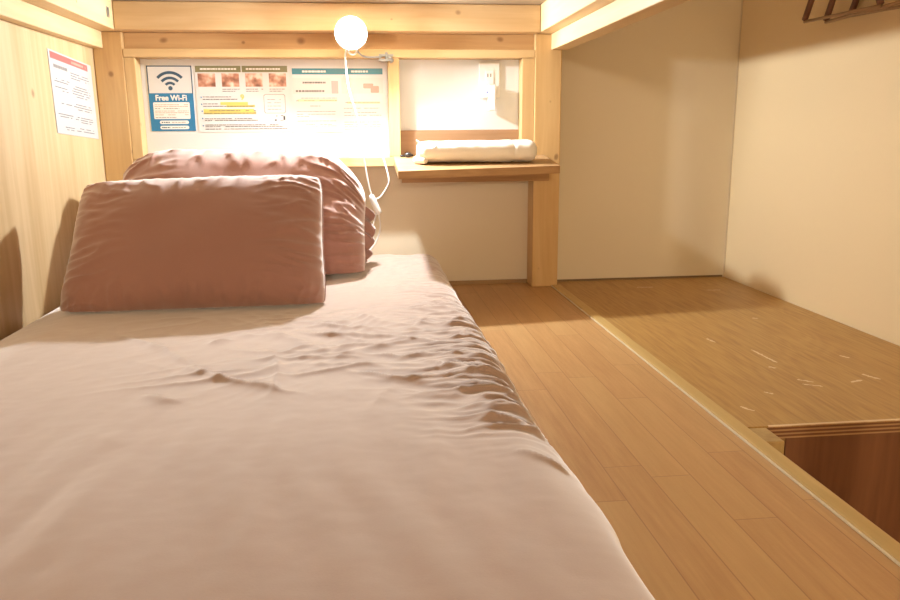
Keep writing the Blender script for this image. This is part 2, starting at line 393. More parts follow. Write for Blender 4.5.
# ================================================================== TOWEL ROLL
def towel():
    L = .335; nu, nv = 64, 90
    U, Vv = np.meshgrid(np.linspace(0, 2*PI, nu, endpoint=False), np.linspace(0, 1, nv), indexing='ij')
    # cross-section: flattened rounded roll
    rx, rz = .052, .0305
    c, s = np.cos(U), np.sin(U)
    sq = lambda a, e: np.sign(a)*np.abs(a)**e
    yy = rx*sq(c, .8); zz = rz*sq(s, .75)
    tpr = np.where(Vv > .93, np.sqrt(np.clip(1-((Vv-.93)/.07)**2, 0, 1))*.5+.5, 1)
    tpl = np.where(Vv < .04, .75+.25*Vv/.04, 1)
    k_ = tpr*tpl
    zz = zz*k_*(1-.07*(1-Vv)); yy = yy*k_
    n_ = (fbm(Vv*7, np.cos(U)*1.2+5, 3)*.0028+.0012*ridge(Vv*4, np.cos(U)*1.5+3, 9))
    zz = zz+n_*s; yy = yy+n_*c
    # spiral lap seam on top/front
    lap = np.exp(-((U-1.9*PI+0.3)/.12)**2)*.0022
    zz += lap*s
    band = np.exp(-((Vv-.80)/.006)**2)*.0026
    zz -= band*s; yy -= band*c
    X = .158+Vv*L; Y = 2.215+yy+.008*(Vv-.5); Z = .4015+.0295+zz
    Z = Z+0*.0
    V = np.stack([X, Y, Z], -1).reshape(-1, 3)
    T = thing('towel_roll', 'white cloth rolled up lying on the wooden shelf', 'towel', (.32, 2.215, .40))
    o = grid_mesh('roll', V, nu, nv, towel_m, T, closed_u=True)
    # end caps: spiral folds
    for (vx, sgn) in ((0, -1), (nv-1, 1)):
        bm = bmesh.new()
        ring = [Vector(V[i*nv+vx]) for i in range(nu)]
        cen = sum(ring, Vector())/nu
        prev = [bm.verts.new(p_) for p_ in ring]
        for q, (sc_, dx) in enumerate(((.86, .003), (.8, -.004), (.62, -.001), (.55, -.006), (.36, -.002), (.28, -.006), (.1, -.003))):
            cur = [bm.verts.new(cen+(p_-cen)*sc_+Vector((sgn*dx, 0, 0))) for p_ in ring]
            for i in range(nu): bm.faces.new((prev[i], prev[(i+1) % nu], cur[(i+1) % nu], cur[i]))
            prev = cur
        bm.faces.new(prev)
        fin('rolled_end', bm, towel_m, T, smooth=True)
    # flared loose corner at the left end
    nu2, nv2 = 20, 16
    U2, V2 = np.meshgrid(np.linspace(0, 1, nu2), np.linspace(0, 1, nv2), indexing='ij')
    # one pointed corner standing up off the left end
    t_ = V2; ang = U2*2*PI
    cxx = .200*(1-t_)+.1500*t_; czz = .4445*(1-t_)+.4640*t_-.009*np.sin(t_*PI)
    ry = .026*(1-t_)**1.0+.0016; rz_ = .0100*(1-t_)+.0022
    V3 = np.stack([cxx+rz_*np.sin(ang)*.4, 2.185+ry*np.cos(ang), czz+rz_*np.sin(ang)], -1).reshape(-1, 3)
    f_ = grid_mesh('loose_corner', V3, nu2, nv2, towel_m, T)
    # tucked lower fold by the left end
    bm = bmesh.new(); tube(bm, [(.150, 2.22, .4085), (.158, 2.19, .410), (.175, 2.165, .408)], lambda t: .008+.004*math.sin(t*PI), seg=12)
    fin('tucked_fold', bm, towel_m, T, smooth=True)
towel()
# small dark object beside the roll
bm = bmesh.new()
bmesh.ops.create_icosphere(bm, subdivisions=3, radius=1, matrix=Matrix.Translation((.136, 2.335, .4195)) @ Matrix.Diagonal((.011, .009, .0075, 1)))
tube(bm, [(.142, 2.335, .423), (.150, 2.337, .418), (.150, 2.343, .4165), (.138, 2.350, .4155), (.122, 2.345, .4155)], .0022, seg=8)
bmesh.ops.create_icosphere(bm, subdivisions=2, radius=1, matrix=Matrix.Translation((.118, 2.343, .4165)) @ Matrix.Diagonal((.007, .005, .0035, 1)))
o = fin('earphone', bm, black_m, smooth=True); tag(o, 'tiny dark grey object on the shelf left of the white roll', 'earphone')

# ================================================================== SHEET AND MATTRESS
M_ = thing('mattress', 'single mattress under a creased dusty rose fitted sheet', 'mattress', (-.25, 1.1, 0))
creases = [
 ([(0.02, 1.265), (0.059, 1.244), (0.112, 1.27)], 1.0), ([(0.01, 1.165), (0.053, 1.125), (0.093, 1.127), (0.134, 1.150)], 1.25), ([(0.106, 1.208), (0.132, 1.171), (0.156, 1.152), (0.215, 1.136)], 1.0),
 ([(0.062, 1.443), (0.091, 1.447), (0.118, 1.51)], .7), ([(0.115, 1.389), (0.156, 1.384), (0.21, 1.394)], .8), ([(-0.05, 1.593), (-0.013, 1.537), (0.029, 1.493)], .55),
 ([(0.09, 1.045), (0.149, 1.058), (0.181, 1.053), (0.217, 1.021)], 1.0), ([(0.173, 1.085), (0.215, 1.051)], .8), ([(0.141, 0.936), (0.163, 0.95), (0.191, 0.938), (0.215, 0.906)], 1.0),
 ([(0.178, 0.838), (0.213, 0.821)], .8), ([(-0.068, 1.206), (-0.012, 1.197), (0.014, 1.182)], .7), ([(0.041, 1.095), (0.017, 1.047), (0.005, 0.996)], .4),
 ([(-0.137, 1.296), (-0.103, 1.323)], .9), ([(-0.27, 1.206), (-0.211, 1.147), (-0.135, 1.099)], .95), ([(-0.172, 1.283), (-0.149, 1.205), (-0.143, 1.109)], .85),
 ([(-0.437, 1.425), (-0.361, 1.347), (-0.293, 1.242)], .7), ([(-0.031, 1.0), (-0.033, 0.733), (-0.025, 0.5)], .16), ([(-0.169, 0.80), (-0.149, 0.50)], .15),
 ([(0.083, 1.0), (0.076, 0.80)], .22), ([(-0.315, 1.092), (-0.276, 1.066)], .6), ([(-0.335, 0.945), (-0.292, 0.91)], .25), ([(-0.275, 1.368), (-0.25, 1.384)], .7),
 ([(-.02, 1.38), (.04, 1.36), (.10, 1.33)], .85), ([(-.12, 1.42), (-.05, 1.39)], .9), ([(-.09, 1.49), (-.03, 1.45), (.02, 1.44)], .9), ([(.13, 1.30), (.18, 1.29), (.22, 1.30)], .8),
 ([(.12, 1.24), (.18, 1.225), (.22, 1.235)], .8), ([(.15, 1.46), (.19, 1.455), (.22, 1.47)], .6), ([(.13, .99), (.17, 1.0), (.215, .975)], .8), ([(-.2, 1.45), (-.12, 1.36), (-.08, 1.30)], .35),
 ([(-.02, 1.31), (.03, 1.315), (.07, 1.34)], .8), ([(-.1, 1.26), (-.04, 1.27), (0, 1.30)], .8), ([(.05, 1.57), (.1, 1.585), (.14, 1.63)], .4), ([(.15, 1.56), (.19, 1.55), (.22, 1.57)], .5),
]
def sheet():
    x0, x1, y0, y1, T = -.7435, .228, -.10, 2.355, .116
    r = .055
    step = .0042
    ux = np.arange(x0+r-.155, x1-r+.155+step, step); uy = np.concatenate([np.arange(y0+r-.155, .45, .012), np.arange(.45, y1-r+.155+step, step)])
    X, Y = np.meshgrid(ux, uy, indexing='ij')
    # outside distances from the inner rectangle
    dx = np.maximum(X-(x1-r), 0)-np.maximum((x0+r)-X, 0)
    dy = np.maximum(Y-(y1-r), 0)-np.maximum((y0+r)-Y, 0)
    l = np.hypot(dx, dy)+1e-9; nx, ny = dx/l, dy/l
    arc = l < r*PI/2
    off = np.where(arc, r*np.sin(np.minimum(l/r, PI/2)), r)
    drop = np.where(arc, r*(1-np.cos(np.minimum(l/r, PI/2))), r+(l-r*PI/2))
    cx = np.clip(X, x0+r, x1-r); cy = np.clip(Y, y0+r, y1-r)
    # normals
    ph = np.minimum(l/r, PI/2)
    N = np.stack([nx*np.sin(ph), ny*np.sin(ph), np.cos(ph)], -1)
    PX, PY, PZ = cx+nx*off, cy+ny*off, T-drop
    # broad undulation of the futon
    topm = np.cos(ph)
    h = .005*pn(X*3, Y*2.2, 1)*topm
    PZ = PZ-.022*topm*sstep(-.60, -.75, X)-.006*sstep(.0, .22, X)*topm
    PZ = PZ+.012*topm*sstep(1.9, 2.2, Y)*sstep(-.1, .05, X)
    # gathered ridges along the right edge (run mostly across the bed)
    wx = X+.03*pn(X*9, Y*7, 4); wy = Y+.018*pn(X*11, Y*8, 5)+.10*(X-.1)**2*4-.1*(X-.2)
    me_ = sstep(.02, .17, X)*sstep(.80, 1.02, Y)*(1-.55*sstep(1.55, 2.1, Y))*sstep(.55*r+r*PI/2+.06, .0, l)
    r1 = np.clip(ridge(wx*5.0+.5*pn(X*20, Y*20, 24), wy*33, 21), 0, 1)**3.0
    r2 = np.clip(ridge(wx*9, wy*40+3, 22), 0, 1)**2
    h = h+me_*(.0066*r1+.0034*r2)
    # long creases fanning over the middle of the bed
    m2 = sstep(-.55, -.10, X)*sstep(1.70, 1.52, Y)*sstep(1.0, 1.18, Y)*topm
    def folds(ang, fa, fc, sd_, pw):
        c_, s_ = math.cos(ang), math.sin(ang); xr = X*c_+Y*s_; yr = -X*s_+Y*c_
        wv_ = .55*pn(xr*4, yr*5, sd_+1)
        amp_ = np.clip(.55+1.3*pn(xr*5, yr*9, sd_+2), 0, 1)
        return amp_*np.clip(ridge(xr*fa+wv_, yr*fc+wv_*1.5, sd_), 0, 1)**pw
    h = h+m2*(.0068*folds(.30, 2.2, 11, 31, 4)+.0050*folds(-.12, 3, 17, 37, 3.5)*sstep(-.3, -.05, X)+.0042*folds(-.75, 2.5, 10, 43, 4)*sstep(-.05, -.25, X)+.0022*folds(.9, 3, 20, 47, 3))
    # smooth lengthwise drag lines nearer the foot and near the head
    m3 = topm*(sstep(1.15, .85, Y)+.6*sstep(1.6, 1.8, Y)*sstep(-.1, .0, X))
    h = h+m3*(.0085*pn((X+.22*Y)*12+.8*pn(X*3, Y*3, 2), Y*1.6, 41)+.0030*pn((X-.15*Y)*28, Y*2.6, 43))*sstep(-.7, -.3, X)
    h = h+.0008*topm*fbm(X*22, Y*22, 51)
    # named creases
    for poly, a in creases:
        if a > .25:                      # run each fold out well past its deepest stretch
            mx = sum(p_[0] for p_ in poly)/len(poly); my = sum(p_[1] for p_ in poly)/len(poly)
            k_ = 1.75 if mx < .1 else 1.35
            poly = [(mx+(p_[0]-mx)*k_, my+(p_[1]-my)*k_) for p_ in poly]
        xs = [p_[0] for p_ in poly]; ys = [p_[1] for p_ in poly]
        sel = (X > min(xs)-.06) & (X < max(xs)+.06) & (Y > min(ys)-.06) & (Y < max(ys)+.06)
        Xs = X[sel]+.008*pn(X[sel]*22, Y[sel]*22, 61); Ys = Y[sel]+.012*pn(X[sel]*20, Y[sel]*20, 62)
        d, t = segdist(Xs, Ys, poly)
        fade = np.clip(np.sin(np.clip(t, .03, .97)*PI), .0, 1)**1.0
        w = .0088+.003*(1-a) if a > .3 else .022
        hh = h[sel]; hh += a*.0090*fade*(1+.5*pn(Xs*24, Ys*24, 66))*np.exp(-(d/w)**1.15); h[sel] = hh
    # folds in the hanging side
    sd = np.clip((l-r*.8)/.06, 0, 1)
    side_r = sd*(nx > .5)
    h = h+side_r*(.010*pn(Y*9, l*6, 71)+.006*pn(Y*22, l*5, 72))
    grow = sstep(1.05, .80, Y)*.022*(nx > .3)*np.sin(ph)
    h = np.minimum(h, .03)
    lim = np.where(nx < -.3, .0, 1.0)      # flat against the side board
    h = h*np.maximum(lim, topm**4)
    P = np.stack([PX, PY, PZ], -1)+N*h[..., None]
    P[..., 0] += grow
    zf = .0015+.002*np.clip(pn(X*20, Y*20, 81), 0, 1)
    under = P[..., 2] < zf
    P[..., 2] = np.maximum(P[..., 2], zf)
    P[..., 0] = np.maximum(P[..., 0], -.7440); P[..., 1] = np.minimum(P[..., 1], 2.3685)
    return grid_mesh('fitted_sheet', P.reshape(-1, 3), len(ux), len(uy), sheet_m, M_)
sheet()
boxo('mattress_core', (-.725, .205, -.08, 2.33, .002, .088), plain('ticking', (.8, .78, .72), .9), M_, bevel=.03)
# loose hem fold on the floor side near the foot
# ================================================================== PILLOWS
def pillow(w, h, t, nw, nh, pin=.06, wr=.004, seed=0, expn=.5, asym=1.0, belly=0):
    """returns closed pillow vertices (x across, y thickness towards -y front, z up)"""
    u = np.sin(np.linspace(-1, 1, nw)*PI/2*.999); v = np.sin(np.linspace(-1, 1, nh)*PI/2*.999)
    U, V = np.meshgrid(u, v, indexing='ij')
    sides = []
    for sgn in (-1, 1):
        cr_ = 1-.055*(np.abs(U)*np.abs(V))**5
        X = U*w/2*(1-pin*(1-V**2)*np.abs(U)**3)*cr_
        Z = V*h/2*(1-pin*(1-U**2)*np.abs(V)**3)*cr_
        p = (np.clip((1-np.abs(U)**2.6), 0, 1)*np.clip((1-np.abs(V)**2.6), 0, 1))**expn
        p = p*(1-belly*V)
        edge_u = np.abs(U)**3; edge_v = np.abs(V)**3
        # creases running in from the short ends and from the long seams
        a = np.clip(ridge(U*2.2+.3*pn(U*2, V*3, seed+3), V*7+.8*pn(U*3, V*2, seed+4), seed+1), 0, 1)**2
        b = np.clip(ridge(U*9*w/.57+.8*pn(U*3, V*2, seed+6), V*2.0+.3*pn(U*3, V*2, seed+5), seed+2), 0, 1)**2
        amp = p**.6
        wrk = wr*(a*sstep(.35, .95, np.abs(U))*1.2+b*sstep(.5, .95, np.abs(V)))*amp+wr*1.1*pn(U*2.2, V*1.6, seed+8)*amp
        yy = sgn*(t/2*p*(asym if sgn < 0 else 2-asym)+wrk)
        rim = (np.abs(U) > .9999) | (np.abs(V) > .9999)
        yy = np.where(rim, 0, yy)
        sides.append(np.stack([X, yy, Z], -1))
    return sides
def build_pillow(name, sides, M, mat, parent, post=None):
    bm = bmesh.new()
    for k_, S_ in enumerate(sides):
        nu, nv = S_.shape[:2]
        P = S_.reshape(-1, 3)
        vs = [bm.verts.new(p_) for p_ in P]
        for i in range(nu-1):
            for j_ in range(nv-1):
                q = (vs[i*nv+j_], vs[(i+1)*nv+j_], vs[(i+1)*nv+j_+1], vs[i*nv+j_+1])
                bm.faces.new(q if k_ == 0 else q[::-1])
    bmesh.ops.remove_doubles(bm, verts=bm.verts, dist=1e-5)
    for v_ in bm.verts:
        p_ = v_.co.copy()
        q = M @ p_
        if post: q = post(q, p_)
        v_.co = q
    return fin(name, bm, mat, parent, smooth=True)
def seam_pts(w, h, pin, M, n=40, side='all', z=0):
    pts = []
    for (a, b) in (((-1, -1), (1, -1)), ((1, -1), (1, 1)), ((1, 1), (-1, 1)), ((-1, 1), (-1, -1))):
        for i in range(n):
            t = i/n; U = a[0]+(b[0]-a[0])*t; V = a[1]+(b[1]-a[1])*t
            cr_ = 1-.055*(abs(U)*abs(V))**5; pts.append(M @ Vector((U*w/2*(1-pin*(1-V**2)*abs(U)**3)*cr_, 0, V*h/2*(1-pin*(1-U**2)*abs(V)**3)*cr_)))
    return pts

# front pillow, leaning back against the rear one
FP = thing('pillow', 'smaller dusty rose pillow leaning in front, standing on the sheet', 'pillow', (-.37, 1.80, .11), 'pillows at the head end')
w, h, t = .578, .332, .185
Mf = Matrix.Translation((-.3745, 1.758, .2400)) @ Matrix.Rotation(math.radians(-1.0), 4, 'Y') @ Matrix.Rotation(math.radians(-29), 4, 'X')
def post_f(q, p_):
    # lower part settles on the sheet
    if q.z < .122: q.z = .122-(.122-q.z)*.06
    # slightly narrower at the top left
    k_ = max(0, (q.z-.12)/.27)
    if q.x < -.3785: q.x += (.034*k_+.002)*min(1, (-.3785-q.x)/.2)
    return q
sd = pillow(w, h, t, 130, 96, .035, .0095, 3, .43, belly=.20)
build_pillow('pillow_case', sd, Mf, case_m, FP, post_f)
bm = bmesh.new(); sp = [post_f(p_.copy(), None) for p_ in seam_pts(w, h, .035, Mf)]; sp = sp[:160]+[sp[0]]
tube(bm, sp, .0022, seg=8, raw=True); fin('seam', bm, case_m, FP, smooth=True)

# rear pillow: plumper, against the head frame
BP = thing('pillow', 'larger plump dusty rose pillow behind, against the head frame', 'pillow', (-.30, 2.12, .11), 'pillows at the head end')
wb, hb, tb = .650, .375, .230
Mb = Matrix.Translation((-.315, 2.085, .262)) @ Matrix.Rotation(math.radians(1.5), 4, 'Y') @ Matrix.Rotation(math.radians(-24), 4, 'X')
def post_b(q, p_):
    if q.z < .1315: q.z = .1315-(.1315-q.z)*.04
    dxr = q.x+.315
    # shoulders droop at the left and right ends
    k_ = max(0, (q.z-.2)/.25)
    q.z -= k_*(.050*max(0, (abs(dxr)-.16)/.15)**2 if dxr < 0 else .085*max(0, (abs(dxr)-.20)/.11)**2)
    if q.x > -.02 and q.z > .13: pass
    if q.y > 2.365: q.y = 2.365+(q.y-2.365)*.02
    q.y = min(q.y, 2.3688)
    return q
sd = pillow(wb, hb, tb, 140, 100, .03, .0135, 17, .38, belly=.02)
build_pillow('pillow_case', sd, Mb, case_m, BP, post_b)
# gathered open end of the case: a pleated flap hanging past the right end
nu, nv = 60, 24
U, V = np.meshgrid(np.linspace(0, 1, nu), np.linspace(0, 1, nv), indexing='ij')
base = [(-.075, 2.07, .385), (-.025, 2.09, .345), (.006, 2.11, .285), (.004, 2.12, .215), (-.008, 2.12, .165), (-.025, 2.11, .132)]
BPth = catmull(base, 12); bl = len(BPth)-1
def sample(t_):
    f = t_*bl; i = min(int(f), bl-1); return BPth[i].lerp(BPth[i+1], f-i)
V3 = np.zeros((nu, nv, 3))
for i in range(nu):
    p_ = sample(i/(nu-1))
    wd = .050*math.sin(min(1, .15+i/(nu-1)*1.2)*PI*.62)+.008*math.sin(i*.9)
    for j_ in range(nv):
        s_ = j_/(nv-1)
        V3[i, j_] = (p_.x-.030+wd*s_*.95+.004*math.sin(i*.55+s_*2), p_.y+.055*s_+.012*math.sin(i*.75)*s_+.004*math.sin(i*1.7), max(p_.z-.030*s_*s_, .128)+.004*math.sin(i*.9+1)*s_)
f_ = grid_mesh('case_flap', V3.reshape(-1, 3), nu, nv, case_m, BP)
md = f_.modifiers.new('s', 'SOLIDIFY'); md.thickness = .003; md.offset = 0
f_['label'] = 'loose gathered flap at the right end of the case'

# ================================================================== CLIP LAMP
LX, LY, LZ = -.020, 2.250, .753
def emis(name, c, s):
    m = bpy.data.materials.new(name); m.use_nodes = True; nt = m.node_tree; nt.nodes.clear()
    e = nt.nodes.new('ShaderNodeEmission'); e.inputs[0].default_value = (*c, 1); e.inputs[1].default_value = s
    o = nt.nodes.new('ShaderNodeOutputMaterial'); t = nt.nodes.new('ShaderNodeBsdfTransparent'); x = nt.nodes.new('ShaderNodeMixShader')
    x.inputs[0].default_value = .3     # frosted glass lets most of the filament light through
    nt.links.new(t.outputs[0], x.inputs[1]); nt.links.new(e.outputs[0], x.inputs[2]); nt.links.new(x.outputs[0], o.inputs[0]); return m
BULB = 160.0
Lp = thing('clip_lamp', 'lit white bulb clipped to the head frame above the notices, with its white cord', 'lamp', (LX, LY, LZ))
ax = Vector((.0, -.85, -.24)).normalized()
q_ = Vector((0, 0, 1)).rotation_difference(ax)
def lathe(bm, prof, C_, seg=40):
    rings = []
    for (r_, z_) in prof:
        rings.append([bm.verts.new(C_+q_ @ Vector((r_*math.cos(2*PI*k_/seg), r_*math.sin(2*PI*k_/seg), z_))) for k_ in range(seg)])
    for a_, b_ in zip(rings, rings[1:]):
        for k_ in range(seg): bm.faces.new((a_[k_], a_[(k_+1) % seg], b_[(k_+1) % seg], b_[k_]))
    bm.faces.new(rings[0][::-1]); bm.faces.new(rings[-1])
C0 = Vector((LX, LY, LZ)); R0 = .040
bm = bmesh.new()
lathe(bm, [(R0*math.sin(a_), R0*math.cos(a_)) for a_ in np.linspace(math.radians(95), .02, 22)], C0)
fin('bulb', bm, emis('bulb_glow', (.98, .97, .94), BULB), Lp, smooth=True)
zb = R0*math.cos(math.radians(95)); rb = R0*math.sin(math.radians(95))
bm = bmesh.new(); lathe(bm, [(rb*1.01, zb-.0005), (rb*1.13, zb+.0005), (rb*1.14, zb-.004), (rb*.98, zb-.008), (.018, zb-.024), (.015, zb-.028)], C0)  # rim flared wider than the bulb, added to keep its light off the board
fin('bulb_base', bm, whitep_m, Lp, smooth=True)
bm = bmesh.new(); lathe(bm, [(.014, zb-.027), (.0165, zb-.028), (.0165, zb-.052), (.013, zb-.056), (.005, zb-.058)], C0)
sock = fin('lamp_socket', bm, whitep_m, Lp, smooth=True)
pe = C0+q_ @ Vector((0, 0, zb-.045))
bm = bmesh.new()
tube(bm, [pe+Vector((0, -.004, -.016)), (.000, 2.350, .712), (.022, 2.348, .700), (.050, 2.354, .700), (.068, 2.356, .703)], .003, seg=10)
fin('arm', bm, metal_m, Lp, smooth=True)
bm = bmesh.new()
box(bm, .058, .100, 2.357, 2.3695, .703, .709); box(bm, .062, .098, 2.355, 2.3695, .690, .696)
box(bm, .058, .064, 2.354, 2.3695, .690, .709); cyl(bm, (.080, 2.360, .688), (.080, 2.360, .714), .004, seg=12)
tube(bm, [(.084, 2.352, .700), (.094, 2.350, .697), (.098, 2.352, .690), (.090, 2.353, .684)], .0022, seg=8)
fin('clip', bm, metal_m, Lp)
bm = bmesh.new()
tube(bm, [(-.026, 2.300, .755), (-.030, 2.298, .715), (-.022, 2.297, .703), (-.012, 2.297, .703), (-.006, 2.298, .715), (-.010, 2.300, .755)], .0028, seg=8)
fin('ring', bm, whitep_m, Lp, smooth=True)
bm = bmesh.new()
tube(bm, [pe, (-.036, 2.325, .715), (-.038, 2.305, .682), (-.031, 2.295, .605), (-.009, 2.290, .521), (.006, 2.300, .407), (.016, 2.300, .340), (.024, 2.300, .302)], .0026, seg=8)
tube(bm, [(.060, 2.335, .4155), (.064, 2.318, .405), (.076, 2.300, .352), (.070, 2.300, .328), (.050, 2.300, .300), (.034, 2.300, .292)], .0024, seg=8)
tube(bm, [(.036, 2.300, .252), (.026, 2.300, .215), (.008, 2.300, .165), (.000, 2.300, .134)], .0024, seg=8)
tube(bm, [(.043, 2.300, .252), (.047, 2.300, .215), (.040, 2.300, .180), (.020, 2.298, .148), (.002, 2.290, .135)], .0024, seg=8)
fin('cord', bm, whitep_m, Lp, smooth=True)
bm = bmesh.new(); tube(bm, [(.022, 2.300, .306), (.026, 2.299, .296), (.034, 2.299, .276), (.043, 2.299, .256), (.046, 2.300, .250)], lambda t_: .0045+.0050*math.sin(min(1, max(0, t_))*PI)**.5, seg=14)
fin('cord_switch', bm, whitep_m, Lp, smooth=True)

# ================================================================== WALL SOCKET AND PLUG
O_ = thing('wall_socket', 'white wall socket plate at the top of the right white board', 'socket', (.393, 2.42, .64))
boxo('plate', (.362, .426, 2.416, 2.4248, .588, .690), whitep_m, O_, bevel=.002)
bm = bmesh.new(); box(bm, .381, .407, 2.4135, 2.4158, .628, .668)
oi = fin('outlet', bm, plain('outlet_white', (.88, .87, .85), .3), O_, bevel=.0008)
bm = bmesh.new()
for x_ in (.3885, .3975): box(bm, x_-.0012, x_+.0012, 2.4128, 2.4136, .648, .658)
fin('slot', bm, black_m, O_)['label'] = 'two dark upright slots'
PL = thing('power_adapter', 'slim white upright adapter plugged in below the socket slots', 'adapter', (.398, 2.40, .59))
boxo('body', (.387, .409, 2.385, 2.4130, .548, .625), whitep_m, PL, bevel=.003)
boxo('side_plug', (.368, .3868, 2.390, 2.412, .585, .606), whitep_m, PL, bevel=.002)
bm = bmesh.new(); box(bm, .3805, .3850, 2.3893, 2.3899, .600, .6045); fin('blue_mark', bm, plain('blue_mark', (.05, .12, .5), .4), PL)['label'] = 'small blue mark'

# ================================================================== NOTICES
def paper_mat(name, c): 
    m = NT(name); m.color(m.mix(m.noise(m.obj(), 30, 2), tuple(x*.97 for x in c), c)); m.rough(.28); m.spec(.5); return m.m
pw = paper_mat('laminated_paper', (.71, .72, .73)); ink = paper_mat('grey_ink', (.14, .13, .13)); blk = paper_mat('dark_ink', (.05, .06, .08))
blue = paper_mat('blue_ink', (.02, .20, .42)); navy = paper_mat('navy_ink', (.035, .09, .16)); yel = paper_mat('yellow_marker', (.72, .60, .16))
olive = paper_mat('olive_ink', (.23, .22, .11)); teal = paper_mat('teal_ink', (.03, .24, .33)); pink = paper_mat('pink_ink', (.55, .14, .14)); palepink = paper_mat('pale_pink_ink', (.60, .34, .28))
whi = paper_mat('white_ink', (.9, .88, .85)); orange = paper_mat('orange_ink', (.75, .40, .25)); lgrey = paper_mat('pale_grey_ink', (.26, .25, .25))
class Sheet:
    """a flat notice: local u right, v down, from the top-left corner"""
    def __init__(s, O, U, Vv, Nn): s.O, s.U, s.V, s.N = Vector(O), Vector(U).normalized(), Vector(Vv).normalized(), Vector(Nn).normalized()
    def P(s, u, v, h): return s.O+s.U*u+s.V*v+s.N*h
    def rect(s, bm, u0, u1, v0, v1, h0, h1):
        vs = [bm.verts.new(s.P(u, v, h)) for u in (u0, u1) for v in (v0, v1) for h in (h0, h1)]
        for f in ((0, 1, 3, 2), (4, 6, 7, 5), (0, 4, 5, 1), (2, 3, 7, 6), (0, 2, 6, 4), (1, 5, 7, 3)): bm.faces.new([vs[i] for i in f])
    def rr(s, bm, u0, u1, v0, v1, r, h):
        pts = []
        for (cu, cv, a0) in ((u1-r, v0+r, -90), (u1-r, v1-r, 0), (u0+r, v1-r, 90), (u0+r, v0+r, 180)):
            for k_ in range(5): a_ = math.radians(a0+k_*22.5); pts.append((cu+r*math.cos(a_), cv+r*math.sin(a_)))
        bm.faces.new([bm.verts.new(s.P(u, v, h)) for u, v in pts])
    def lines(s, bm, u0, u1, v, hgt, rng, fill=.85, h=.0007, word=(.004, .013)):
        u = u0
        while u < u1:
            w_ = min(rng.uniform(*word), u1-u)
            if rng.random() < fill:
                s.rect(bm, u, u+w_, v-hgt/2, v+hgt/2, h-.0002, h)
            u += w_+rng.uniform(.0008, .0022)
def text_obj(body, size, mat, S_, u, v, h, parent, bold=.0, width=None):
    cu = bpy.data.curves.new('lettering', 'FONT'); cu.body = body; cu.size = 1.0; cu.align_x = 'LEFT'; cu.resolution_u = 4
    t_ = bpy.data.objects.new('lettering', cu); COL.objects.link(t_)
    dg = bpy.context.evaluated_depsgraph_get(); me = bpy.data.meshes.new_from_object(t_.evaluated_get(dg))
    bpy.data.objects.remove(t_)
    vs = [v_.co*size for v_ in me.vertices]; fs = [tuple(p_.vertices) for p_ in me.polygons]
    xs = [c_.x for c_ in vs]; x0_ = min(xs); sx = width/(max(xs)-x0_) if width else 1
    V_ = []; F_ = []
    for k_, (du, dv) in enumerate(((-1, -1), (-.3, .6), (1, -1), (.3, 1), (0, 0), (-1, 1), (1, 1), (0, -1))):
        o_ = len(V_)
        V_ += [S_.P(u+(c_.x-x0_)*sx+du*bold, v-c_.y+dv*bold, h+k_*.00002) for c_ in vs]
        F_ += [tuple(a_+o_ for a_ in f_) for f_ in fs]
    m2 = bpy.data.meshes.new('lettering'); m2.from_pydata([tuple(p_) for p_ in V_], [], F_); m2.update()
    o_ = link('lettering', m2, mat, parent); o_.location = (0, 0, 0); return o_
def part(nm, bm, mat, T, par=None):
    o_ = fin(nm, bm, mat, None if par else T)
    if par: o_.parent = par; o_.location = (0, 0, 0)
    return o_
rg = random.Random(12)
# --- wifi notice
W = thing('wifi_notice', 'small upright blue and white wireless internet notice, leftmost on the white board', 'notice', (-.555, 2.424, .59))
s_ = Sheet((-.6175, 2.4245, .6815), (1, 0, 0), (0, 0, -1), (0, -1, 0)); w_, h_ = .128, .187
bm = bmesh.new(); s_.rect(bm, 0, w_, 0, h_, 0, .0008); P0 = part('paper', bm, pw, W)
bm = bmesh.new(); s_.rect(bm, 0, w_, .078, h_, .0008, .0010); part('blue_field', bm, blue, W, P0)
bm = bmesh.new()
for a_ in ((0, w_, 0, .003), (0, .003, 0, .08), (w_-.003, w_, 0, .08)): s_.rect(bm, *a_, .0008, .0011)
part('border', bm, navy, W, P0)
bm = bmesh.new(); cu_, cv_ = .064, .066
bmv = []
def arc_(bm, r0, r1, a0, a1, n=20):
    prev = None
    for i in range(n+1):
        a_ = math.radians(a0+(a1-a0)*i/n); pr = (bm.verts.new(s_.P(cu_+r0*math.cos(a_), cv_-r0*math.sin(a_), .0012)), bm.verts.new(s_.P(cu_+r1*math.cos(a_), cv_-r1*math.sin(a_), .0012)))
        if prev: bm.faces.new((prev[0], prev[1], pr[1], pr[0]))
        prev = pr
arc_(bm, 0, .0065, 0, 359.9, 24) if False else None
bm.faces.new([bm.verts.new(s_.P(cu_+.0062*math.cos(2*PI*i/20), cv_-.002-.0062*math.sin(2*PI*i/20), .0012)) for i in range(20)])
arc_(bm, .0135, .0205, 42, 138); arc_(bm, .0275, .0350, 42, 138); arc_(bm, .0425, .0505, 42, 138)
part('wifi_symbol', bm, navy, W, P0)
to = text_obj('Free Wi-Fi', .022, whi, s_, .020, .0985, .0014, None, bold=.0007, width=.088); to.parent = P0; to.location = (0, 0, 0)
bm = bmesh.new(); s_.rr(bm, .011, w_-.013, .104, .152, .003, .0012); s_.rr(bm, .026, w_-.019, .1565, .1665, .0045, .0012); s_.rr(bm, .026, w_-.019, .1715, .1815, .0045, .0012)
part('white_box', bm, whi, W, P0)
bm = bmesh.new()
for v in (.111, .116, .129, .134, .140): s_.lines(bm, .015, w_-.017, v, .0016, rg, .9, .0016)
part('pink_lines', bm, palepink, W, P0)
bm = bmesh.new()
